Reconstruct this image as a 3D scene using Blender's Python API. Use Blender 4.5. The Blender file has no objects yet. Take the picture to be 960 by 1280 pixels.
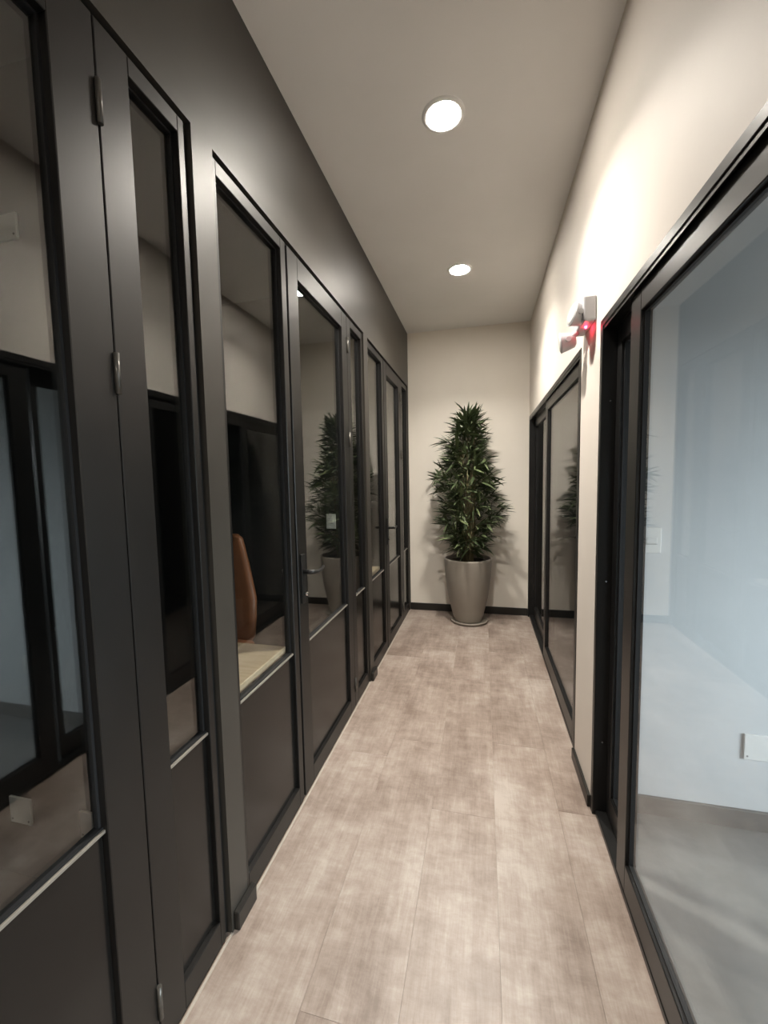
import bpy, bmesh, math, random
from mathutils import Vector, Matrix

random.seed(7)
S = bpy.context.scene
COL = S.collection

# ------------------------------------------------------------------ camera
EYE = Vector((0.0, 0.0, 1.45))
F_PX, YAW, PITCH, ROLL = 510.9, 0.23823, 0.07796, 0.01877
fwd = Vector((-math.sin(YAW) * math.cos(PITCH), math.cos(YAW) * math.cos(PITCH), -math.sin(PITCH)))
rgt = Vector((math.cos(YAW), math.sin(YAW), 0.0))
dwn = fwd.cross(rgt)
cr, sr = math.cos(ROLL), math.sin(ROLL)
r2 = cr * rgt + sr * dwn
d2 = -sr * rgt + cr * dwn
cam_data = bpy.data.cameras.new('camera')
cam = bpy.data.objects.new('camera', cam_data)
COL.objects.link(cam)
u2, b2 = -d2, -fwd
cam.matrix_world = Matrix(((r2.x, u2.x, b2.x, EYE.x), (r2.y, u2.y, b2.y, EYE.y),
                           (r2.z, u2.z, b2.z, EYE.z), (0, 0, 0, 1)))
cam_data.sensor_fit = 'VERTICAL'
cam_data.sensor_height = 36.0
cam_data.lens = F_PX / 1280.0 * 36.0
cam_data.clip_start = 0.02
S.camera = cam

# ------------------------------------------------------------------ world, exposure
world = bpy.data.worlds.new('world')
S.world = world
world.use_nodes = True
wb = world.node_tree.nodes['Background']
wn, wl = world.node_tree.nodes, world.node_tree.links     # overcast sky above the horizon, grey ground below
wtc = wn.new('ShaderNodeTexCoord'); wsep = wn.new('ShaderNodeSeparateXYZ'); wr = wn.new('ShaderNodeValToRGB')
wl.new(wtc.outputs['Generated'], wsep.inputs[0]); wl.new(wsep.outputs['Z'], wr.inputs['Fac'])
wr.color_ramp.elements[0].position = 0.0; wr.color_ramp.elements[0].color = (0.08, 0.08, 0.078, 1)
wr.color_ramp.elements[1].position = 0.03; wr.color_ramp.elements[1].color = (0.90, 0.95, 1.0, 1)
wl.new(wr.outputs['Color'], wb.inputs['Color'])
wb.inputs['Strength'].default_value = 29.0
S.view_settings.view_transform = 'Standard'
S.view_settings.look = 'None'
S.view_settings.gamma = 1.0
S.view_settings.use_curve_mapping = False
S.view_settings.exposure = 0.16
LAMP_WATTS = 22.0         # beam of each downlight
LAMP_SPREAD = 122.0
LAMP_GLOW = 230.0         # its diffuser
LAMP_COLOR = (1.0, 0.93, 0.83)

# ------------------------------------------------------------------ dimensions (metres, camera above the origin)
LW, RW = -0.786, 0.459          # faces of the left and right corridor walls
END, REAR = 4.437, -2.6         # end wall and the wall behind the camera
CEIL = 3.003
HEAD_L, HEAD_R = 2.445, 2.065   # heads of the openings

# ------------------------------------------------------------------ materials
def mat(name, color, rough=0.5, metal=0.0, spec=0.5, emit=None, strength=0.0, coat=0.0):
    m = bpy.data.materials.new(name)
    m.use_nodes = True
    b = m.node_tree.nodes['Principled BSDF']
    b.inputs['Base Color'].default_value = (*color, 1)
    b.inputs['Roughness'].default_value = rough
    b.inputs['Metallic'].default_value = metal
    b.inputs['Specular IOR Level'].default_value = spec
    b.inputs['Coat Weight'].default_value = coat
    if emit:
        b.inputs['Emission Color'].default_value = (*emit, 1)
        b.inputs['Emission Strength'].default_value = strength
    return m

def nt(m):
    return m.node_tree, m.node_tree.nodes, m.node_tree.links, m.node_tree.nodes['Principled BSDF']

def noisy(m, c1, c2, scale=8.0, detail=6.0, lo=0.35, hi=0.65, stretch=(1, 1, 1), bump=0.0, bump_scale=60.0, coords='Object'):
    """two tones mixed by a noise, with an optional fine relief"""
    t, n, l, b = nt(m)
    tc = n.new('ShaderNodeTexCoord'); mp = n.new('ShaderNodeMapping')
    mp.inputs['Scale'].default_value = stretch
    l.new(tc.outputs[coords], mp.inputs['Vector'])
    no = n.new('ShaderNodeTexNoise')
    no.inputs['Scale'].default_value = scale; no.inputs['Detail'].default_value = detail
    l.new(mp.outputs['Vector'], no.inputs['Vector'])
    r = n.new('ShaderNodeValToRGB')
    r.color_ramp.elements[0].position = lo; r.color_ramp.elements[1].position = hi
    r.color_ramp.elements[0].color = (*c1, 1); r.color_ramp.elements[1].color = (*c2, 1)
    l.new(no.outputs['Fac'], r.inputs['Fac']); l.new(r.outputs['Color'], b.inputs['Base Color'])
    if bump:
        n2 = n.new('ShaderNodeTexNoise'); n2.inputs['Scale'].default_value = bump_scale
        n2.inputs['Detail'].default_value = 3.0
        l.new(tc.outputs[coords], n2.inputs['Vector'])
        bp = n.new('ShaderNodeBump'); bp.inputs['Strength'].default_value = bump
        bp.inputs['Distance'].default_value = 0.002
        l.new(n2.outputs['Fac'], bp.inputs['Height']); l.new(bp.outputs['Normal'], b.inputs['Normal'])
    return m

def glass_mat(name, tint, ior):
    """flat architectural glass: clear straight-through light plus a Fresnel mirror on each face"""
    m = bpy.data.materials.new(name); m.use_nodes = True
    n, l = m.node_tree.nodes, m.node_tree.links
    n.clear()
    out = n.new('ShaderNodeOutputMaterial'); mix = n.new('ShaderNodeMixShader')
    tr = n.new('ShaderNodeBsdfTransparent'); tr.inputs['Color'].default_value = (*tint, 1)
    gl = n.new('ShaderNodeBsdfGlossy'); gl.inputs['Roughness'].default_value = 0.0
    fr = n.new('ShaderNodeFresnel'); geo = n.new('ShaderNodeNewGeometry')
    mx = n.new('ShaderNodeMix'); mx.data_type = 'FLOAT'
    mx.inputs[2].default_value = ior; mx.inputs[3].default_value = 1.0 / ior
    l.new(geo.outputs['Backfacing'], mx.inputs[0]); l.new(mx.outputs[0], fr.inputs['IOR'])
    l.new(fr.outputs['Fac'], mix.inputs['Fac']); l.new(tr.outputs[0], mix.inputs[1]); l.new(gl.outputs[0], mix.inputs[2])
    l.new(mix.outputs[0], out.inputs['Surface'])
    return m

M = {}
M['cream'] = noisy(mat('cream wall paint', (0.78, 0.72, 0.63), 0.6), (0.83, 0.78, 0.70), (0.86, 0.81, 0.73), 2.5, 4, bump=0.05, bump_scale=180)
M['cream_r'] = noisy(mat('cream wall paint dimmed for lamps', (0.72, 0.66, 0.60), 0.6), (0.70, 0.645, 0.585), (0.73, 0.675, 0.615), 2.5, 4, bump=0.05, bump_scale=180)  # cream of the end wall, darkened in colour to offset the lamps' excess light
M['ceiling'] = noisy(mat('ceiling paint', (0.84, 0.83, 0.81), 0.75), (0.80, 0.79, 0.77), (0.83, 0.82, 0.80), 2.0, 3, bump=0.04, bump_scale=200)
M['dark_wall'] = noisy(mat('dark satin wall paint', (0.04, 0.037, 0.033), 0.46, spec=0.6), (0.034, 0.030, 0.025), (0.041, 0.037, 0.031), 3, 4, bump=0.05, bump_scale=140)
M['steel'] = noisy(mat('black powder coated steel', (0.022, 0.021, 0.02), 0.42, spec=0.5), (0.004, 0.0036, 0.0031), (0.006, 0.0055, 0.0049), 5, 4, bump=0.03, bump_scale=300)
M['steel_r'] = noisy(mat('black coated aluminium', (0.022, 0.022, 0.022), 0.36, spec=0.55), (0.007, 0.007, 0.007), (0.010, 0.010, 0.010), 5, 4, bump=0.02, bump_scale=300)
M['panel'] = noisy(mat('black lacquered panel', (0.009, 0.0085, 0.008), 0.20, spec=0.4), (0.007, 0.0067, 0.0063), (0.010, 0.0097, 0.0092), 3, 3)
M['rubber'] = mat('black rubber gasket', (0.006, 0.006, 0.007), 0.6)
M['bead'] = noisy(mat('satin aluminium bead', (0.28, 0.26, 0.22), 0.4, 0.4), (0.25, 0.23, 0.20), (0.31, 0.29, 0.25), 9, 3)
M['skirting'] = noisy(mat('black skirting', (0.012, 0.011, 0.010), 0.4), (0.011, 0.010, 0.009), (0.015, 0.014, 0.012), 6, 3)
M['caulk'] = mat('pale sealant', (0.42, 0.38, 0.33), 0.6)
M['glass_l'] = glass_mat('office glass', (0.93, 0.95, 0.94), 1.9)
M['glass_r'] = glass_mat('sliding door glass', (0.94, 0.96, 0.96), 1.52)
M['chrome'] = mat('polished chrome', (0.75, 0.74, 0.72), 0.15, 1.0)
M['hinge'] = mat('dark hinge steel', (0.10, 0.095, 0.085), 0.33, 0.5)
M['lever'] = mat('black lever', (0.012, 0.012, 0.012), 0.3)
M['plastic'] = mat('white plastic', (0.80, 0.80, 0.79), 0.35)
M['plastic_em'] = mat('off white plastic', (0.46, 0.46, 0.48), 0.4)
M['plastic_dark'] = mat('grey plastic line', (0.25, 0.25, 0.25), 0.4)
M['lens'] = mat('frosted lens', (0.72, 0.72, 0.70), 0.25, spec=0.6)
M['led'] = mat('red led', (0.9, 0.02, 0.04), 0.3, emit=(1, 0.03, 0.08), strength=30)
M['lamp'] = mat('lit downlight diffuser', (1, 1, 1), 0.5, emit=LAMP_COLOR, strength=LAMP_GLOW)
M['lamp_ring'] = mat('white lamp trim', (0.8, 0.8, 0.78), 0.4)
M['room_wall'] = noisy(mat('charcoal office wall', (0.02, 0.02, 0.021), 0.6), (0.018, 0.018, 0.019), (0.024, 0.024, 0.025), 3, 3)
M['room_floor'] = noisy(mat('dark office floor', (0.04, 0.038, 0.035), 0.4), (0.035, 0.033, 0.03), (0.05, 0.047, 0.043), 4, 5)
M['right_wall'] = noisy(mat('pale grey room paint', (0.62, 0.64, 0.66), 0.6), (0.60, 0.62, 0.64), (0.65, 0.67, 0.69), 2, 4, bump=0.04, bump_scale=180)
M['concrete'] = noisy(mat('grey concrete floor', (0.3, 0.3, 0.29), 0.35), (0.16, 0.163, 0.16), (0.29, 0.29, 0.285), 2.6, 9, 0.3, 0.7, bump=0.08, bump_scale=25)
M['grey_skirting'] = noisy(mat('grey skirting', (0.22, 0.22, 0.215), 0.5), (0.12, 0.12, 0.115), (0.15, 0.15, 0.145), 6, 3)
M['pot'] = noisy(mat('taupe glazed pot', (0.29, 0.26, 0.225), 0.42), (0.275, 0.245, 0.21), (0.31, 0.28, 0.24), 4, 4, bump=0.03, bump_scale=120)
M['soil'] = noisy(mat('dark soil', (0.03, 0.022, 0.016), 0.9), (0.02, 0.015, 0.01), (0.06, 0.045, 0.03), 40, 4, bump=0.6, bump_scale=50)
M['cane'] = noisy(mat('bamboo cane', (0.22, 0.19, 0.10), 0.5), (0.17, 0.15, 0.08), (0.30, 0.25, 0.14), 14, 4)
M['wood_table'] = noisy(mat('pale oak', (0.72, 0.56, 0.39), 0.4), (0.66, 0.50, 0.33), (0.78, 0.62, 0.44), 5, 6, stretch=(1.2, 9, 6))
M['leather'] = noisy(mat('tan brown leather', (0.22, 0.085, 0.04), 0.45), (0.19, 0.072, 0.032), (0.26, 0.10, 0.048), 9, 5, bump=0.15, bump_scale=90)
M['black_metal'] = mat('black metal leg', (0.02, 0.02, 0.02), 0.4)

def leaf_material():
    m = mat('bamboo leaf', (0.06, 0.10, 0.035), 0.42)
    t, n, l, b = nt(m)
    oi = n.new('ShaderNodeObjectInfo'); tc = n.new('ShaderNodeTexCoord')
    no = n.new('ShaderNodeTexNoise'); no.inputs['Scale'].default_value = 9.0; no.inputs['Detail'].default_value = 2
    l.new(tc.outputs['Object'], no.inputs['Vector'])
    ad = n.new('ShaderNodeMath'); ad.operation = 'ADD'
    l.new(oi.outputs['Random'], ad.inputs[0]); l.new(no.outputs['Fac'], ad.inputs[1])
    dv = n.new('ShaderNodeMath'); dv.operation = 'MULTIPLY'; dv.inputs[1].default_value = 0.5
    l.new(ad.outputs[0], dv.inputs[0])
    r = n.new('ShaderNodeValToRGB')
    e = r.color_ramp.elements
    e[0].position = 0.25; e[0].color = (0.055, 0.078, 0.036, 1)
    e[1].position = 0.9; e[1].color = (0.26, 0.30, 0.14, 1)
    k = e.new(0.6); k.color = (0.125, 0.160, 0.075, 1)
    l.new(dv.outputs[0], r.inputs['Fac']); l.new(r.outputs['Color'], b.inputs['Base Color'])
    return m
M['leaf'] = leaf_material()

def plank_material():
    m = mat('whitewashed wood plank', (0.5, 0.42, 0.35), 0.38)
    t, n, l, b = nt(m)
    oi = n.new('ShaderNodeObjectInfo'); geo = n.new('ShaderNodeNewGeometry')
    cmb = n.new('ShaderNodeCombineXYZ')
    off = n.new('ShaderNodeMath'); off.operation = 'MULTIPLY'; off.inputs[1].default_value = 23.0
    l.new(oi.outputs['Random'], off.inputs[0]); l.new(off.outputs[0], cmb.inputs['Z'])
    add = n.new('ShaderNodeVectorMath'); add.operation = 'ADD'
    l.new(geo.outputs['Position'], add.inputs[0]); l.new(cmb.outputs[0], add.inputs[1])
    def noise(sc, scale, det, rough=0.6, dist=0.0):
        mp = n.new('ShaderNodeMapping'); mp.inputs['Scale'].default_value = sc
        l.new(add.outputs[0], mp.inputs['Vector'])
        x = n.new('ShaderNodeTexNoise'); x.inputs['Scale'].default_value = scale
        x.inputs['Detail'].default_value = det; x.inputs['Roughness'].default_value = rough; x.inputs['Distortion'].default_value = dist
        l.new(mp.outputs['Vector'], x.inputs['Vector']); return x.outputs['Fac']
    blot = noise((1.5, 0.8, 1), 2.4, 4)              # broad clouds of the whitewash
    grain = noise((7, 0.7, 1), 4.0, 5, 0.65)         # fibres along the plank
    cross = noise((1.6, 3.6, 1), 5.0, 8, 0.74, 0.25)        # sawn marks across it
    def madd(a, k, c):
        x = n.new('ShaderNodeMath'); x.operation = 'MULTIPLY_ADD'; x.inputs[1].default_value = k
        l.new(a, x.inputs[0])
        if isinstance(c, float): x.inputs[2].default_value = c
        else: l.new(c, x.inputs[2])
        return x.outputs[0]
    fine = noise((26, 2.2, 1), 6.0, 4, 0.7)          # fine combed lines
    v = madd(blot, 0.40, 0.0); v = madd(fine, 0.13, v); v = madd(grain, 0.16, v); v = madd(cross, 0.27, v); v = madd(oi.outputs['Random'], 0.04, v)
    r = n.new('ShaderNodeValToRGB')
    e = r.color_ramp.elements
    e[0].position = 0.40; e[0].color = (0.205, 0.157, 0.130, 1)
    e[1].position = 0.60; e[1].color = (0.450, 0.395, 0.352, 1)
    k = e.new(0.50); k.color = (0.325, 0.264, 0.226, 1)
    l.new(v, r.inputs['Fac']); l.new(r.outputs['Color'], b.inputs['Base Color'])
    bp = n.new('ShaderNodeBump'); bp.inputs['Strength'].default_value = 0.12; bp.inputs['Distance'].default_value = 0.002
    l.new(grain, bp.inputs['Height']); l.new(bp.outputs['Normal'], b.inputs['Normal'])
    return m
M['plank'] = plank_material()

# ------------------------------------------------------------------ mesh helpers
class MB:
    """collects shapes in world coordinates; build() links them as one mesh"""
    def __init__(self): self.bm = bmesh.new()
    def box(self, x0, x1, y0, y1, z0, z1, bevel=0.0, seg=1):
        if x0 > x1: x0, x1 = x1, x0
        if y0 > y1: y0, y1 = y1, y0
        if z0 > z1: z0, z1 = z1, z0
        t = bmesh.new(); bmesh.ops.create_cube(t, size=1.0)
        for v in t.verts:
            v.co = Vector(((x0 + x1) / 2 + v.co.x * (x1 - x0), (y0 + y1) / 2 + v.co.y * (y1 - y0), (z0 + z1) / 2 + v.co.z * (z1 - z0)))
        if bevel: bmesh.ops.bevel(t, geom=t.edges[:], offset=bevel, segments=seg, profile=0.5, affect='EDGES')
        self._add(t); return self
    def tube(self, pts, radii, n=10, cap=True):
        """a round bar through the given points"""
        pts = [Vector(p) for p in pts]
        if not hasattr(radii, '__len__'): radii = [radii] * len(pts)
        rings = []; b = self.bm; up = None
        for i, p in enumerate(pts):
            d = (pts[min(i + 1, len(pts) - 1)] - pts[max(i - 1, 0)]).normalized()
            if up is None: up = d.orthogonal().normalized()
            up = (up - d * up.dot(d)).normalized(); s = d.cross(up)
            rings.append([b.verts.new(p + radii[i] * (math.cos(2 * math.pi * k / n) * up + math.sin(2 * math.pi * k / n) * s)) for k in range(n)])
        for a, c in zip(rings, rings[1:]):
            for k in range(n):
                b.faces.new((a[k], a[(k + 1) % n], c[(k + 1) % n], c[k])).smooth = True
        if cap:
            b.faces.new(rings[0][::-1]); b.faces.new(rings[-1])
        return self
    def lathe(self, centre, prof, n=40):
        """profile of (radius, z) turned around the vertical through centre"""
        b = self.bm; cx, cy, cz = centre; rings = []
        for r, z in prof:
            if r < 1e-6: rings.append([b.verts.new((cx, cy, cz + z))])
            else: rings.append([b.verts.new((cx + r * math.cos(2 * math.pi * k / n), cy + r * math.sin(2 * math.pi * k / n), cz + z)) for k in range(n)])
        for a, c in zip(rings, rings[1:]):
            for k in range(n):
                k2 = (k + 1) % n
                if len(a) == 1: f = b.faces.new((a[0], c[k2], c[k]))
                elif len(c) == 1: f = b.faces.new((a[k], a[k2], c[0]))
                else: f = b.faces.new((a[k], a[k2], c[k2], c[k]))
                f.smooth = True
        return self
    def _add(self, t):
        vm = {v: self.bm.verts.new(v.co) for v in t.verts}
        for f in t.faces:
            g = self.bm.faces.new([vm[v] for v in f.verts]); g.smooth = f.smooth
        t.free()
    def build(self, name, m, parent=None, smooth_angle=None):
        bmesh.ops.recalc_face_normals(self.bm, faces=self.bm.faces[:])
        off = wloc(parent) if parent else Vector((0, 0, 0))
        xs = [v.co for v in self.bm.verts]
        lo = Vector((min(c.x for c in xs), min(c.y for c in xs), min(c.z for c in xs)))
        hi = Vector((max(c.x for c in xs), max(c.y for c in xs), max(c.z for c in xs)))
        org = Vector(((lo.x + hi.x) / 2, (lo.y + hi.y) / 2, lo.z))
        for v in self.bm.verts: v.co -= org
        me = bpy.data.meshes.new(name); self.bm.to_mesh(me); self.bm.free()
        me.materials.append(m)
        o = bpy.data.objects.new(name, me); COL.objects.link(o)
        if parent: o.parent = parent
        o.location = org - off
        return o

def wloc(o):
    v = Vector((0, 0, 0))
    while o: v += o.location; o = o.parent
    return v

def tag(o, label, cat, group=None, kind=None):
    o['label'] = label; o['category'] = cat
    if group: o['group'] = group
    if kind: o['kind'] = kind
    return o

def empty(name, loc, label, cat, group=None, kind=None):
    o = bpy.data.objects.new(name, None); COL.objects.link(o)
    o.location = loc; o.empty_display_size = 0.1
    return tag(o, label, cat, group, kind)

def B(x0, x1, y0, y1, z0, z1, bevel=0.0, seg=1):
    return MB().box(x0, x1, y0, y1, z0, z1, bevel, seg)

# ================================================================== THE SETTING
# ---- corridor floor: sub-floor and planks
fl = B(LW - 0.03, RW + 0.03, REAR, END, -0.03, -0.004).build('floor', M['caulk'])
tag(fl, 'whitewashed wood-look plank floor of the corridor', 'floor', kind='structure')
seams = [LW - 0.02, -0.76, -0.49, -0.22, 0.05, 0.32, RW + 0.025]
plank_cache = {}
for i in range(1, len(seams)):
    x0, x1 = seams[i - 1], seams[i]
    if x1 - x0 < 0.05: continue
    if i == 2: x0 = seams[0]
    w = x1 - x0; y = REAR - random.uniform(0, 0.9)
    while y < END:
        ln = 1.22
        a, c = max(y, REAR), min(y + ln, END)
        if c - a > 0.02:
            key = (round(w, 3), round(c - a, 3))
            g = 0.0005
            if key not in plank_cache:
                o = B(x0 + g / 2, x1 - g / 2, a + g / 2, c - g / 2, -0.012, 0.0, 0.0004).build('plank', M['plank'], fl)
                plank_cache[key] = o
            else:
                src = plank_cache[key]; o = src.copy(); COL.objects.link(o); o.parent = fl
                o.location = Vector(((x0 + x1) / 2, (a + c) / 2, -0.012)) - fl.location
        y += ln

tag(B(LW - 0.1, RW + 0.1, REAR - 0.1, END + 0.1, CEIL, CEIL + 0.08).build('ceiling', M['ceiling']),
    'smooth pale grey corridor ceiling with round downlights', 'ceiling', kind='structure')
tag(B(LW - 0.1, RW + 0.1, END, END + 0.1, 0, CEIL).build('wall_back', M['cream']),
    'cream end wall of the corridor behind the potted bamboo', 'wall', kind='structure')
tag(B(LW - 0.1, RW + 0.1, REAR - 0.1, REAR, 0, CEIL).build('wall_front', M['cream']),
    'cream wall closing the corridor behind the viewer', 'wall', kind='structure')

UA, UB, UC = (-0.54, 1.055), (1.148, 2.738), (2.836, 4.400)
w = MB()
w.box(LW - 0.1, LW, REAR, END, HEAD_L, CEIL)
for y0, y1 in ((REAR, UA[0]), (UA[1], UB[0]), (UB[1], UC[0]), (UC[1], END)):
    w.box(LW - 0.1, LW, y0, y1, 0, HEAD_L)
tag(w.build('wall_left', M['dark_wall']), 'dark satin painted wall and piers around the office glazing', 'wall', kind='structure')
NR, FR = (-0.42, 1.84), (2.176, 4.425)
w = MB()
w.box(RW, RW + 0.14, REAR, END, HEAD_R, CEIL)
for y0, y1 in ((REAR, NR[0]), (NR[1], FR[0]), (FR[1], END)):
    w.box(RW, RW + 0.14, y0, y1, 0, HEAD_R)
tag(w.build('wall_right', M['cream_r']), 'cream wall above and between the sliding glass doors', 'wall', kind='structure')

# ---- skirtings
tag(B(LW, RW, END - 0.014, END, 0, 0.078, 0.002).build('baseboard_back', M['skirting']),
    'black skirting along the foot of the end wall', 'skirting', kind='structure')
tag(B(RW - 0.014, RW, NR[1] + 0.008, FR[0], 0, 0.056, 0.002).build('baseboard_right', M['skirting']),
    'short black skirting on the cream pier between sliding doors', 'skirting', kind='structure')
for i, (y0, y1, lab) in enumerate(((UA[1] + 0.01, 1.172, 'black plinth block at the foot of the nearest dark pier'),
                                   (UB[1] + 0.01, 2.858, 'black plinth block at the foot of the farther dark pier'))):
    tag(B(LW, LW + 0.02, y0, y1, 0, 0.062, 0.003).build('baseboard_left', M['skirting']), lab, 'skirting', 'plinth blocks on the dark piers', 'structure')
for y0, y1, lab in ((UA[0], UA[1], 'thin pale sealant line under the nearest office glazing'),
                    (1.172, UB[1], 'thin pale sealant line under the middle office glazing'),
                    (2.858, END - 0.014, 'thin pale sealant line under the farthest office glazing')):
    tag(B(LW - 0.004, LW + 0.003, y0, y1, 0, 0.003).build('trim_1', M['caulk']), lab, 'sealant', 'sealant lines at the floor edge', 'structure')

# ---- dark offices on the left
RX = -3.4
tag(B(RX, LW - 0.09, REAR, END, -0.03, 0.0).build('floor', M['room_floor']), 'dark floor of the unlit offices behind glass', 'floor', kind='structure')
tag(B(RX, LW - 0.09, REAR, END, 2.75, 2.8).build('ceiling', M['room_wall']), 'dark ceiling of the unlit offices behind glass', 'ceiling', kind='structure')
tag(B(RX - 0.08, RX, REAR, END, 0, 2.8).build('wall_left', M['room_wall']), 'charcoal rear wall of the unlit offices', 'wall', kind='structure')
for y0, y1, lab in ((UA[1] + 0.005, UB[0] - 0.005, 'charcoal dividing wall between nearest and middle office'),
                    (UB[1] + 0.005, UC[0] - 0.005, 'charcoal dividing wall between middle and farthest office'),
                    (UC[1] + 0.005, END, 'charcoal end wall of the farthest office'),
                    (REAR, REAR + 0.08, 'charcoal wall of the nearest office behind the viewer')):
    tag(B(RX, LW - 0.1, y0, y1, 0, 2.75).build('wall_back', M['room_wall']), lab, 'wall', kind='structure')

# ---- bright room on the right (near) with a daylight window, and an unlit one (far)
RX1 = 3.5
tag(B(RW + 0.035, RX1, REAR, 1.87, -0.03, 0.0).build('floor', M['concrete']), 'mottled grey concrete floor of the daylit room', 'floor', kind='structure')
tag(B(RW + 0.14, RX1, REAR, 1.87, 2.72, 2.78).build('ceiling', M['grey_skirting']), 'ceiling of the daylit room on the right', 'ceiling', kind='structure')
tag(B(RW + 0.14, RX1, 1.87, 1.99, 0, 2.78).build('wall_back', M['right_wall']), 'pale grey wall of the daylit room carrying switch and outlet', 'wall', kind='structure')
tag(B(RW + 0.14, RX1, 1.856, 1.87, 0, 0.081, 0.002).build('baseboard_back', M['grey_skirting']), 'grey skirting in the daylit room on the right', 'skirting', kind='structure')
tag(B(RW + 0.14, RX1, REAR - 0.1, REAR, 0, 2.78).build('wall_front', M['right_wall']), 'pale grey wall of the daylit room behind the viewer', 'wall', kind='structure')
WY0, WY1, WZ0, WZ1 = -1.3, 1.0, 0.75, 2.15
w = MB()
w.box(RX1, RX1 + 0.15, REAR, WY0, 0, 2.78); w.box(RX1, RX1 + 0.15, WY1, 1.99, 0, 2.78)
w.box(RX1, RX1 + 0.15, WY0, WY1, 0, WZ0); w.box(RX1, RX1 + 0.15, WY0, WY1, WZ1, 2.78)
tag(w.build('wall_right', M['right_wall']), 'pale grey outer wall of the daylit room with its window opening', 'wall', kind='structure')
win = empty('window_1', (RX1 + 0.08, (WY0 + WY1) / 2, WZ0), 'daylight window in the outer wall of the right room', 'window', kind='structure')
f = MB()
f.box(RX1 + 0.05, RX1 + 0.1, WY0, WY1, WZ0, WZ0 + 0.05); f.box(RX1 + 0.05, RX1 + 0.1, WY0, WY1, WZ1 - 0.05, WZ1)
for yy in (WY0, (WY0 + WY1) / 2 - 0.025, WY1 - 0.05): f.box(RX1 + 0.05, RX1 + 0.1, yy, yy + 0.05, WZ0 + 0.05, WZ1 - 0.05)
f.build('window_frame', M['steel_r'], win)
for yy in (WY0 + 0.05, (WY0 + WY1) / 2 + 0.025):
    B(RX1 + 0.072, RX1 + 0.078, yy, yy + (WY1 - WY0) / 2 - 0.075, WZ0 + 0.05, WZ1 - 0.05).build('pane', M['glass_r'], win)
pl = bpy.data.lights.new('window portal', 'AREA'); pl.shape = 'RECTANGLE'
pl.size, pl.size_y = WZ1 - WZ0, WY1 - WY0
pl.cycles.is_portal = True
po = bpy.data.objects.new('window_portal', pl); COL.objects.link(po)
po.location = (RX1 + 0.155, (WY0 + WY1) / 2, (WZ0 + WZ1) / 2); po.rotation_euler = (0, math.radians(90), 0)

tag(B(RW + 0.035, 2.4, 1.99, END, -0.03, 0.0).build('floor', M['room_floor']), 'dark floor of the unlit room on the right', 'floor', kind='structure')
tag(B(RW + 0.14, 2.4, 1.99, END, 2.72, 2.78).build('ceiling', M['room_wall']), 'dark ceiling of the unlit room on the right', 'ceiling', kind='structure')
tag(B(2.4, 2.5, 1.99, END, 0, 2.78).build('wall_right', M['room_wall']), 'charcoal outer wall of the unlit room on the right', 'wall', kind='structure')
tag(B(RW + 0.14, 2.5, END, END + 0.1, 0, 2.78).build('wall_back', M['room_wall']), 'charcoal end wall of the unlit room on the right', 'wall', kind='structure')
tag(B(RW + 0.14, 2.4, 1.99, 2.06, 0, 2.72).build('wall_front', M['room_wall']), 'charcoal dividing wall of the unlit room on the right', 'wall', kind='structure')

# ================================================================== OFFICE GLAZING ON THE LEFT
FX = LW - 0.007            # front face of the frames
TH = 0.042                 # frame depth
def glazed(root, y0, y1, oy0, oy1, top, otop, mid=0.705, obot=0.088, zb=0.006):
    """frame of flat bars with a pane above and a solid panel below an aluminium bead"""
    f = MB(); bv = 0.0018
    f.box(FX - TH, FX, y0, oy0, zb, top, bv); f.box(FX - TH, FX, oy1, y1, zb, top, bv)
    f.box(FX - TH, FX, oy0, oy1, otop, top, bv); f.box(FX - TH, FX, oy0, oy1, zb, obot, bv)
    f.build('frame', M['steel'], root)
    g = MB()                                   # dark gasket around the glass
    gx0, gx1, gw = FX - 0.030, FX - 0.019, 0.006
    g.box(gx0, gx1, oy0, oy0 + gw, mid + 0.006, otop); g.box(gx0, gx1, oy1 - gw, oy1, mid + 0.006, otop)
    g.box(gx0, gx1, oy0 + gw, oy1 - gw, otop - gw, otop)
    g.build('gasket', M['rubber'], root)
    B(FX - 0.029, FX - 0.023, oy0 + 0.001, oy1 - 0.001, mid + 0.006, otop - 0.001).build('pane', M['glass_l'], root)
    B(FX - 0.034, FX - 0.013, oy0, oy1, mid - 0.007, mid + 0.0055).build('transom', M['rubber'], root)
    b = B(FX - 0.0128, FX - 0.007, oy0, oy1, mid - 0.006, mid + 0.0015, 0.0008).build('glazing_bead', M['bead'], root)
    b['label'] = 'satin aluminium bead under the glass'
    B(FX - 0.034, FX - 0.016, oy0 + 0.0005, oy1 - 0.0005, obot, mid - 0.007, 0.001).build('lower_panel', M['panel'], root)

def lever(root, y, side=1):
    """lever handle on a long back plate; side -1 is the face inside the office"""
    x = FX if side > 0 else FX - TH
    p = B(x, x + side * 0.008, y - 0.018, y + 0.018, 0.90, 1.125, 0.003, 2).build('handle_plate', M['lever'], root)
    l = MB()
    l.tube([(x + side * 0.006, y, 1.045), (x + side * 0.045, y, 1.045), (x + side * 0.052, y + 0.008, 1.044), (x + side * 0.053, y + 0.05, 1.036), (x + side * 0.052, y + 0.09, 1.036), (x + side * 0.052, y + 0.125, 1.046)],
           [0.0105, 0.0105, 0.010, 0.009, 0.009, 0.0075], 12)
    l.build('lever', M['lever'], p)
    if side > 0:
        k = MB(); k.tube([(x + 0.006, y, 0.945), (x + 0.026, y, 0.945)], [0.0085, 0.0085], 14)
        o = k.build('lock_cylinder', M['chrome'], p); o['label'] = 'chrome lock cylinder below the lever'

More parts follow.
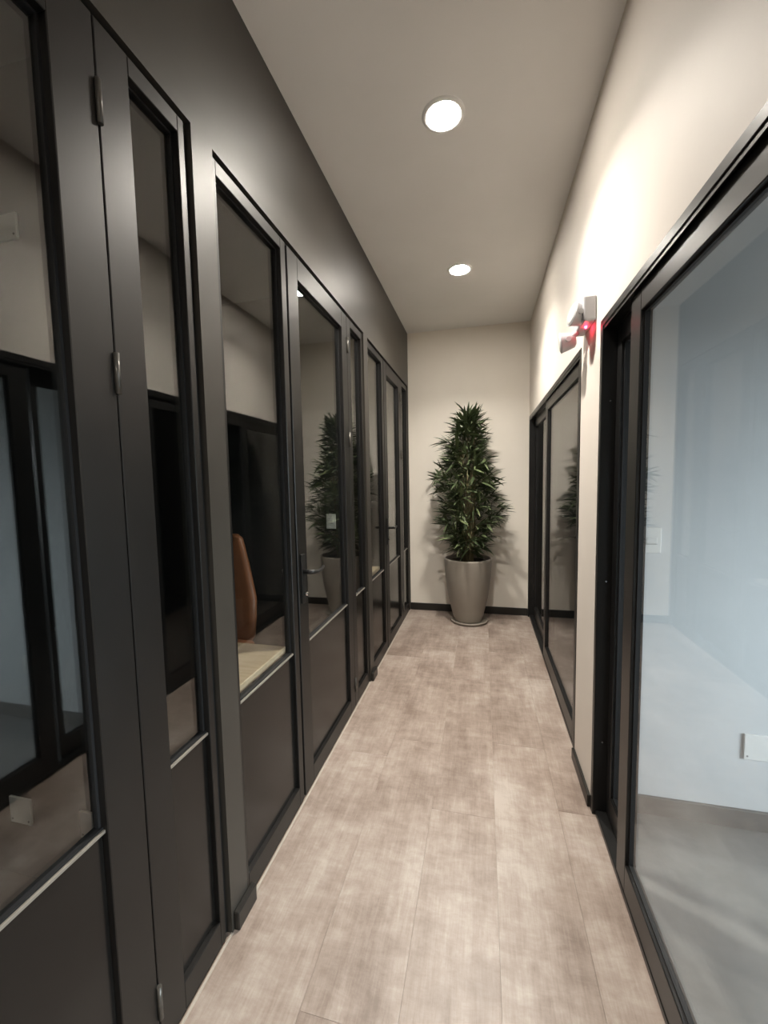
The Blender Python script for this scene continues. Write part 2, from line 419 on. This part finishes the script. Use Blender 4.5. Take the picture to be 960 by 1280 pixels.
def door(n, y0, y1, oy0, oy1, label):
    r = empty('door_%d' % n, (FX - TH / 2, (y0 + y1) / 2, 0.0), label, 'door', 'hinged office doors', 'structure')
    glazed(r, y0, y1, oy0, oy1, 2.432, 2.335, mid=0.700)
    lever(r, y0 + 0.042); lever(r, y0 + 0.042, -1)
    for z in (2.215, 1.652, 0.105):
        h = MB(); h.tube([(FX + 0.004, y1 + 0.001, z), (FX + 0.004, y1 + 0.001, z + 0.09)], [0.0060, 0.0060], 12)
        h.build('hinge', M['hinge'], r)

def window(n, y0, y1, oy0, oy1, label, group):
    r = empty('window_%d' % n, (FX - TH / 2, (y0 + y1) / 2, 0.0), label, 'window', group, 'structure')
    glazed(r, y0, y1, oy0, oy1, 2.432, 2.388)

G1, G2 = 'fixed office panes beside the doors', 'narrow sidelights at the hinge side'
window(2, -0.538, -0.066, -0.518, -0.113, 'fixed glass panel of the nearest office, mostly behind the viewer', G1)
door(1, -0.05, 0.7645, 0.06, 0.666, 'black framed glass door cut by the left edge of the photo')
window(3, 0.7675, 1.034, 0.853, 1.010, 'narrow glass sidelight beside the nearest door, with bright hinge', G2)
window(4, 1.150, 1.622, 1.170, 1.580, 'fixed glass panel showing a brown chair and pale table', G1)
door(2, 1.638, 2.4005, 1.735, 2.312, 'black framed glass door reflecting the potted bamboo, middle of three')
window(5, 2.4035, 2.716, 2.470, 2.692, 'narrow glass sidelight before the farther dark pier', G2)
window(6, 2.838, 3.318, 2.858, 3.262, 'fixed glass panel just past the farther dark pier', G1)
door(3, 3.334, 4.0285, 3.435, 3.935, 'black framed glass door nearest the end wall')
window(7, 4.0315, 4.378, 4.10, 4.350, 'narrow glass sidelight touching the end wall corner', G2)
# recessed liner of each opening: the dark line seen around the frames
for (s, e), lab in ((UA, 'recessed black liner around the nearest office glazing'), (UB, 'recessed black liner around the middle office glazing'), (UC, 'recessed black liner around the farthest office glazing')):
    w = MB()
    w.box(FX - TH - 0.012, FX - 0.014, s, e, 2.4335, HEAD_L)
    w.box(FX - TH - 0.012, FX - 0.014, s, s + 0.0015, 0, 2.4335)
    last = {UA: 1.0345, UB: 2.7165, UC: 4.3785}[(s, e)]
    w.box(FX - TH - 0.012, FX - 0.014, last, e, 0, 2.4335)
    slit = {UA: (-0.0655, -0.0505), UB: (1.6225, 1.6375), UC: (3.3185, 3.3335)}[(s, e)]
    w.box(FX - TH - 0.012, FX - 0.014, slit[0], slit[1], 0, 2.4335)
    tag(w.build('trim_2', M['rubber']), lab, 'frame liner', 'liners of the office openings', 'structure')

# ================================================================== SLIDING DOORS ON THE RIGHT
def leaf(name, root, xf, y0, y1, z0, z1, stile=0.085, rail=0.075, sill=0.10, th=0.034, near=None):
    near = near or stile
    f = MB(); bv = 0.002
    f.box(xf, xf + th, y0, y0 + near, z0, z1, bv); f.box(xf, xf + th, y1 - stile, y1, z0, z1, bv)
    f.box(xf, xf + th, y0 + near, y1 - stile, z1 - rail, z1, bv); f.box(xf, xf + th, y0 + near, y1 - stile, z0, z0 + sill, bv)
    o = f.build(name, M['steel_r'], root)
    g = MB(); a, b, c, d = y0 + near, y1 - stile, z0 + sill, z1 - rail
    g.box(xf + 0.011, xf + 0.023, a, a + 0.007, c, d); g.box(xf + 0.011, xf + 0.023, b - 0.007, b, c, d)
    g.box(xf + 0.011, xf + 0.023, a + 0.007, b - 0.007, d - 0.007, d); g.box(xf + 0.011, xf + 0.023, a + 0.007, b - 0.007, c, c + 0.007)
    g.build('gasket', M['rubber'], o)
    B(xf + 0.014, xf + 0.020, a + 0.001, b - 0.001, c + 0.001, d - 0.001).build('pane', M['glass_r'], o)
    return o

def sliding(n, y0, y1, front, rear, label):
    r = empty('door_%d' % n, (RW + 0.06, (y0 + y1) / 2, 0.0), label, 'sliding door', 'sliding glass doors', 'structure')
    f = MB(); j = 0.030
    for a, b in ((y0, y0 + j), (y1 - j, y1)):
        f.box(RW - 0.003, RW + 0.130, a, b, 0.0, HEAD_R - 0.001, 0.002)
    f.box(RW - 0.003, RW + 0.130, y0 + j, y1 - j, HEAD_R - j - 0.001, HEAD_R - 0.001, 0.002)
    f.box(RW + 0.010, RW + 0.052, y0 + j, y1 - j, 0.001, 0.022, 0.002)
    f.box(RW + 0.0525, RW + 0.090, rear[0], y1 - j, 0.001, 0.022, 0.002)
    for x in (RW + 0.0005, RW + 0.0462):         # track lips
        f.box(x, x + 0.003, y0 + j, y1 - j, HEAD_R - j - 0.012, HEAD_R - j - 0.001)
    f.build('frame', M['steel_r'], r)
    lf = leaf('sliding_leaf', r, RW + 0.012, front[0], front[1], 0.024, HEAD_R - j - 0.006)
    leaf('fixed_leaf', r, RW + 0.050, rear[0], rear[1], 0.024, HEAD_R - j - 0.006, stile=0.05, near=0.032)
    return r, lf

d4, lf4 = sliding(4, NR[0], NR[1], (0.35, 1.535), (1.572, 1.808), 'large near sliding glass door looking into the daylit room')
d5, lf5 = sliding(5, FR[0], FR[1], (2.21, 3.40), (3.32, 4.393), 'far sliding glass door reflecting the potted bamboo')
for z in (1.745, 1.02, 0.33):
    s = MB(); s.tube([(RW + 0.030, 1.8105, z), (RW + 0.030, 1.8075, z)], [0.004, 0.003], 8); s.build('screw', M['chrome'], d4)
B(RW + 0.0090, RW + 0.0125, 2.225, 2.265, 0.93, 1.17, 0.002).build('lock_plate', M['lever'], lf5)

# ================================================================== CEILING DOWNLIGHTS
def downlight(x, y, label):
    r = empty('downlight', (x, y, CEIL), label, 'downlight', 'round ceiling downlights')
    MB().lathe((x, y, CEIL), [(0.070, -0.0005), (0.070, -0.006), (0.078, -0.008), (0.088, -0.006), (0.092, -0.0005)], 48).build('trim_ring', M['lamp_ring'], r)
    MB().lathe((x, y, CEIL), [(0.0, -0.004), (0.0695, -0.004), (0.0695, -0.0005)], 48).build('diffuser', M['lamp'], r)
    la = bpy.data.lights.new('downlight beam', 'AREA'); la.shape = 'DISK'; la.size = 0.10
    la.energy = LAMP_WATTS; la.color = LAMP_COLOR; la.spread = math.radians(LAMP_SPREAD)
    lo = bpy.data.objects.new('downlight_beam', la); COL.objects.link(lo); lo.parent = r; lo.location = (0, 0, -0.010)
downlight(-0.165, 1.89, 'lit round downlight, the nearer and larger of the two in view')
downlight(-0.168, 3.225, 'lit round downlight nearer the end wall')
downlight(-0.165, -1.15, 'lit round downlight behind the viewer')

# ================================================================== POTTED BAMBOO
PX, PY = -0.148, 4.165
so = MB().lathe((PX + 0.012, PY - 0.005, 0.0), [(0, 0), (0.166, 0), (0.181, 0.010), (0.187, 0.026), (0.182, 0.031), (0.174, 0.026), (0.160, 0.014), (0, 0.014)], 56).build('saucer', M['pot'])
tag(so, 'round taupe saucer under the tall planter', 'saucer')
plant = empty('potted_bamboo', (PX, PY, 0.0145), 'leafy bamboo in a tall tapered taupe planter by the end wall', 'potted plant')
Z0 = 0.0145
prof = [(0, 0), (0.128, 0), (0.138, 0.006), (0.146, 0.03), (0.156, 0.07), (0.176, 0.155), (0.196, 0.24), (0.213, 0.34), (0.225, 0.45), (0.231, 0.55), (0.233, 0.620), (0.231, 0.634), (0.225, 0.640), (0.214, 0.638), (0.208, 0.628), (0.205, 0.58), (0.0, 0.575)]
MB().lathe((PX, PY, Z0), prof, 64).build('pot', M['pot'], plant)
rng = random.Random(21)
sm = MB(); n = 28
sm.lathe((PX, PY, Z0), [(0, 0.600), (0.06, 0.604), (0.12, 0.601), (0.17, 0.603), (0.2025, 0.598), (0.2025, 0.577)], n)
for v in sm.bm.verts:
    if v.co.z > Z0 + 0.59: v.co.z += rng.uniform(-0.006, 0.006)
sm.build('soil', M['soil'], plant)
# canes
canes = []
for k in range(7):
    a = 2 * math.pi * k / 7 + rng.uniform(-0.3, 0.3); r = 0.03 + 0.055 * rng.random()
    bx, by = PX + r * math.cos(a), PY - 0.02 + 0.8 * r * math.sin(a)
    top = rng.uniform(1.30, 1.8); lean = rng.uniform(0.3, 1.1)
    pts = []; rad = []
    for i in range(9):
        t = i / 8; z = Z0 + 0.595 + t * (top - 0.61)
        pts.append((bx + lean * 0.07 * math.cos(a) * t * t + 0.006 * math.sin(5 * t + k), by + lean * 0.04 * math.sin(a) * t * t, z))
        rad.append(0.013 * (1 - 0.72 * t) * rng.uniform(0.85, 1.15))
    c = MB().tube(pts, rad, 8); 
    for i in range(1, 5):                        # swollen nodes on the cane
        p = Vector(pts[i]); c.tube([p - Vector((0, 0, 0.006)), p, p + Vector((0, 0, 0.006))], [rad[i], rad[i] * 1.3, rad[i]], 8, False)
    c.build('cane', M['cane'], plant)
    canes.append(pts)
# leaf meshes: folded along the midrib, tapering to both ends, drooping a little
def leaf_mesh(length, width, droop, name):
    vs, fs = [], []
    prof = [(0, 0.10), (0.14, 0.62), (0.34, 1.0), (0.62, 0.80), (0.84, 0.42), (1.0, 0.02)]
    for t, wd in prof:
        x = t * length; z = -droop * length * t * t; h = wd * width / 2
        vs += [(x, -h, z + 0.28 * h), (x, 0, z), (x, h, z + 0.28 * h)]
    for i in range(len(prof) - 1):
        a = 3 * i
        fs += [(a, a + 3, a + 4, a + 1), (a + 1, a + 4, a + 5, a + 2)]
    me = bpy.data.meshes.new(name); me.from_pydata(vs, [], fs)
    for p in me.polygons: p.use_smooth = True
    me.materials.append(M['leaf']); return me, vs, fs
leaves_m = [leaf_mesh(l, w, d, 'leaf') for l, w, d in ((0.165, 0.026, 0.10), (0.140, 0.024, 0.18), (0.180, 0.028, 0.28), (0.120, 0.022, 0.05), (0.150, 0.025, -0.06))]
def reach(z, c):
    """half width of the crown at a height, c from -1 (left) to 1 (right)"""
    tab = [(0.70, 0.20, 0.23), (0.80, 0.30, 0.34), (0.95, 0.38, 0.43), (1.08, 0.37, 0.44), (1.20, 0.38, 0.46), (1.30, 0.42, 0.40), (1.42, 0.46, 0.33), (1.55, 0.42, 0.31), (1.65, 0.33, 0.30), (1.75, 0.35, 0.25), (1.88, 0.31, 0.25), (1.98, 0.20, 0.24), (2.07, 0.13, 0.18), (2.18, 0.05, 0.06)]
    for (a, la, ra), (b, lb, rb) in zip(tab, tab[1:]):
        if a <= z <= b:
            t = (z - a) / (b - a); l, r = la + (lb - la) * t, ra + (rb - ra) * t
            return l + (r - l) * (0.5 + 0.5 * c)
    return 0.05
placed, twigs = [], MB()
def add_leaf(p, d, k):
    d = d.normalized(); side = d.cross(Vector((0, 0, 1)))
    side = side.normalized() if side.length > 0.05 else Vector((1, 0, 0))
    side = (Matrix.Rotation(rng.uniform(-0.7, 0.7), 3, d) @ side).normalized()
    up = side.cross(d).normalized()
    sc = rng.uniform(0.8, 1.12)
    tip = p + d * leaves_m[k][1][-1][0] * sc
    if max(tip.y, p.y) > END - 0.03: return
    placed.append((Matrix(((d.x * sc, -side.x * sc, up.x * sc, p.x), (d.y * sc, -side.y * sc, up.y * sc, p.y), (d.z * sc, -side.z * sc, up.z * sc, p.z), (0, 0, 0, 1))), k))
NCL = 300
for i in range(NCL):
    t = (i + 0.5) / NCL
    z = 0.73 + 1.33 * t
    ang = i * 2.39996 + rng.uniform(-0.35, 0.35)
    lim = max(0.02, reach(z, math.cos(ang)) - 0.115)
    r = lim * (rng.uniform(0.05, 1.0) ** 0.6)
    depth = 0.62 if math.sin(ang) > 0 else 0.80
    p = Vector((PX + r * math.cos(ang), PY - 0.03 + depth * r * math.sin(ang), z))
    cane = min(canes, key=lambda c: (c[4][0] - p.x) ** 2 + (c[4][1] - p.y) ** 2)
    zz = p.z - 0.30 * r - 0.05
    cp = min(cane, key=lambda q: abs(q[2] - zz)); st = Vector((cp[0], cp[1], min(max(zz, 0.66), cp[2] + 0.05)))
    mid = (st + p) / 2 + Vector((0, 0, 0.03))
    twigs.tube([st, mid, p], [0.0020, 0.0015, 0.0010], 4, False)
    out = Vector((math.cos(ang), depth * math.sin(ang), 0))
    for j in range(rng.choice((5, 6, 7))):
        yaw = rng.uniform(-1.15, 1.15); el = rng.gauss(0.15 + 0.45 * max(0, z - 1.6) / 0.5, 0.38)
        h = Matrix.Rotation(yaw, 3, 'Z') @ out
        d = Vector((h.x * math.cos(el), h.y * math.cos(el), math.sin(el)))
        add_leaf(p - out * rng.uniform(0, 0.03), d, rng.randrange(5))
for dx, dy, z, tilt in ((0.055, -0.02, 2.02, 0.18), (0.03, -0.03, 2.0, -0.25), (-0.03, -0.01, 1.98, -0.5), (0.02, 0.0, 1.99, 0.6), (-0.06, -0.03, 1.95, -0.8), (0.07, -0.04, 1.94, 1.0)):
    add_leaf(Vector((PX + dx, PY + dy, z)), Vector((tilt, rng.uniform(-0.3, 0.1), 1.0)), 0 if tilt == 0.18 else rng.randrange(5))
twigs.build('twigs', M['cane'], plant)['kind'] = 'stuff'
def dist(mx): return (mx @ Vector((0.07, 0, 0)) - EYE).length
placed.sort(key=lambda q: dist(q[0]))
plant_inv = Matrix.Translation(-wloc(plant))
for mx, k in placed[:300]:
    o = bpy.data.objects.new('leaf', leaves_m[k][0]); COL.objects.link(o); o.parent = plant
    o.matrix_local = plant_inv @ mx
vs, fs = [], []
for mx, k in placed[300:]:
    base = len(vs); mm = plant_inv @ mx
    vs += [tuple(mm @ Vector(v)) for v in leaves_m[k][1]]; fs += [tuple(i + base for i in f) for f in leaves_m[k][2]]
me = bpy.data.meshes.new('foliage'); me.from_pydata(vs, [], fs); me.materials.append(M['leaf'])
for p in me.polygons: p.use_smooth = True
fo = bpy.data.objects.new('foliage', me); COL.objects.link(fo); fo.parent = plant; fo['kind'] = 'stuff'

# ================================================================== EMERGENCY LIGHT
em = empty('emergency_light', (RW, 2.0, 2.08), 'white twin-head emergency light with red indicator on the cream wall', 'emergency light')
hs = MB().box(RW - 0.052, RW - 0.0005, 1.915, 2.125, 2.098, 2.200, 0.008, 3)
hs.build('housing', M['plastic_em'], em)
def head(c, ax, r, name):
    c = Vector(c); ax = Vector(ax).normalized()
    h = MB().tube([c - ax * 0.040, c - ax * 0.034, c - ax * 0.012, c + ax * 0.018, c + ax * 0.024, c + ax * 0.026],
                  [r * 0.45, r * 0.66, r * 0.80, r * 0.93, r, r * 0.97], 28)
    o = h.build(name, M['plastic_em'], em)
    MB().tube([c + ax * 0.0255, c + ax * 0.029, c + ax * 0.031], [r * 0.88, r * 0.84, r * 0.4], 28).build('lens', M['lens'], o)
    s = ax.orthogonal().normalized(); k = c - ax * 0.002 - Vector((0, 1, 0)) * r * 0.86
    MB().tube([k + Vector((0, 0.002, 0)), k - Vector((0, 0.006, 0))], [0.012, 0.011], 16).build('pivot_knob', M['plastic_em'], o)
    return o
head((RW - 0.062, 1.965, 2.140), (-0.80, -0.15, 0.18), 0.050, 'lamp_head')
head((RW - 0.086, 2.085, 2.068), (-0.95, 0.10, -0.12), 0.047, 'lamp_head')
MB().tube([(RW - 0.045, 2.06, 2.100), (RW - 0.075, 2.066, 2.075)], [0.013, 0.013], 14).build('swivel_arm', M['plastic_em'], em)
ld = MB().tube([(RW - 0.026, 1.985, 2.099), (RW - 0.026, 1.985, 2.091), (RW - 0.026, 1.985, 2.088)], [0.0055, 0.0055, 0.003], 12).build('indicator', M['led'], em)
ld['label'] = 'glowing red indicator'
rl = bpy.data.lights.new('indicator glow', 'POINT'); rl.color = (1, 0.02, 0.06); rl.energy = 0.05; rl.shadow_soft_size = 0.004
ro = bpy.data.objects.new('indicator_glow', rl); COL.objects.link(ro); ro.parent = em
ro.location = Vector((RW - 0.026, 1.985, 2.083)) - em.location

# ================================================================== SWITCHES AND OUTLETS
def plate(name, x0, x1, z0, z1, yface, label, cat, rocker=True, group=None):
    r = empty(name, ((x0 + x1) / 2, yface, z0), label, cat, group)
    B(x0, x1, yface - 0.009, yface - 0.0002, z0, z1, 0.0025, 2).build('cover_plate', M['plastic'], r)
    cx, cz = (x0 + x1) / 2, (z0 + z1) / 2
    if rocker:
        B(cx - 0.020, cx + 0.020, yface - 0.0125, yface - 0.0085, cz - 0.013, cz + 0.013, 0.002, 1).build('rocker', M['plastic'], r)
        B(cx - 0.021, cx + 0.021, yface - 0.0096, yface - 0.0086, cz - 0.0165, cz - 0.0138).build('shadow_gap', M['plastic_dark'], r)
    else:
        for dx in (-(x1 - x0) / 2 + 0.012, (x1 - x0) / 2 - 0.012):
            s = MB().tube([(cx + dx, yface - 0.0085, z0 + 0.015), (cx + dx, yface - 0.0102, z0 + 0.015)], [0.004, 0.0035], 8); s.build('screw', M['plastic_dark'], r)
plate('light_switch', 0.632, 0.704, 1.132, 1.236, 1.87, 'white light switch seen through the near sliding door', 'light switch')
plate('wall_outlet', 1.024, 1.150, 0.298, 0.404, 1.87, 'white blank outlet plate low in the daylit room', 'outlet', False)
plate('light_switch', -1.090, -1.020, 1.110, 1.216, UB[1] + 0.005, 'white light switch seen through the middle office door', 'light switch')
plate('wall_outlet', -1.700, -1.600, 0.215, 0.315, UA[1] + 0.005, 'pale outlet plate in the nearest dark office, left of two', 'outlet', False, 'outlets in the nearest office')
plate('wall_outlet', -1.375, -1.275, 0.215, 0.315, UA[1] + 0.005, 'pale outlet plate in the nearest dark office, right of two', 'outlet', False, 'outlets in the nearest office')

plate('wall_plate', -1.590, -1.435, 2.236, 2.316, UA[1] + 0.005, 'white blank plate high up in the nearest dark office', 'wall plate', False)

# ================================================================== OFFICE FURNITURE
def copy_tree(o, parent=None):
    c = o.copy(); COL.objects.link(c); c.parent = parent
    for ch in list(o.children): copy_tree(ch, c)
    return c
tb = empty('office_table', (-1.55, 1.28, 0.0005), 'pale oak table close behind the middle office glass', 'table', 'tables in the dark offices')
B(-2.25, -0.842, 1.19, 1.592, 0.700, 0.730, 0.003, 1).build('table_top', M['wood_table'], tb)
for x in (-2.20, -0.91):
    for y in (1.225, 1.557):
        B(x - 0.02, x + 0.02, y - 0.02, y + 0.02, 0.0005, 0.700, 0.002).build('leg', M['black_metal'], tb)
B(-2.18, -0.93, 1.548, 1.566, 0.655, 0.6995).build('apron', M['black_metal'], tb)
B(-2.18, -0.93, 1.216, 1.234, 0.655, 0.6995).build('apron', M['black_metal'], tb)

cx, cy = -1.62, 2.20
ch = empty('office_chair', (cx, cy - 0.2, 0.0005), 'brown leather chair behind the pale table in the middle office', 'chair', 'chairs in the dark offices')
def shell(profile, t0, t1, name):
    """a padded back: rows of (half width, y, z), front and rear skins joined"""
    b = bmesh.new(); rows = []
    for hw, y, z in profile:
        row = []
        for s in (-1, -0.85, -0.5, 0, 0.5, 0.85, 1):
            bow = 0.045 * abs(s) ** 2
            row.append((cx + hw * s, y - bow, z, abs(s)))
        rows.append(row)
    F = [[b.verts.new((x, y - (t0 if e < 0.99 else t0 * 0.4), z)) for x, y, z, e in r] for r in rows]
    K = [[b.verts.new((x, y + (t1 if e < 0.99 else t1 * 0.4), z)) for x, y, z, e in r] for r in rows]
    for G in (F, K):
        for i in range(len(G) - 1):
            for j in range(6): b.faces.new((G[i][j], G[i][j + 1], G[i + 1][j + 1], G[i + 1][j])).smooth = True
    for i in range(len(F) - 1):
        for j in (0, 6): b.faces.new((F[i][j], F[i + 1][j], K[i + 1][j], K[i][j])).smooth = True
    for i in (0, len(F) - 1):
        for j in range(6): b.faces.new((F[i][j], F[i][j + 1], K[i][j + 1], K[i][j])).smooth = True
    m = MB(); m.bm.free(); m.bm = b
    return m
shell([(0.225, cy - 0.02, 0.44), (0.275, cy, 0.52), (0.282, cy + 0.012, 0.64), (0.280, cy + 0.024, 0.75), (0.235, cy + 0.050, 0.90), (0.185, cy + 0.075, 1.05), (0.165, cy + 0.085, 1.105), (0.130, cy + 0.088, 1.125)], 0.03, 0.03, 'backrest').build('backrest', M['leather'], ch)
B(cx - 0.29, cx + 0.29, cy - 0.52, cy - 0.045, 0.415, 0.505, 0.03, 3).build('seat', M['leather'], ch)
for s in (-1, 1):
    for yy in (cy - 0.46, cy - 0.04):
        MB().tube([(cx + s * 0.22, yy, 0.425), (cx + s * 0.26, yy + (0.05 if yy > cy - 0.2 else -0.02), 0.001)], [0.016, 0.011], 10).build('leg', M['black_metal'], ch)
dy = UC[0] - UB[0]
t2 = copy_tree(tb); t2.location = tb.location + Vector((0, dy, 0)); t2['label'] = 'pale oak table in the farthest office beyond the second pier'
c2 = copy_tree(ch); c2.location = ch.location + Vector((0, dy, 0)); c2['label'] = 'brown leather chair in the farthest office beyond the second pier'
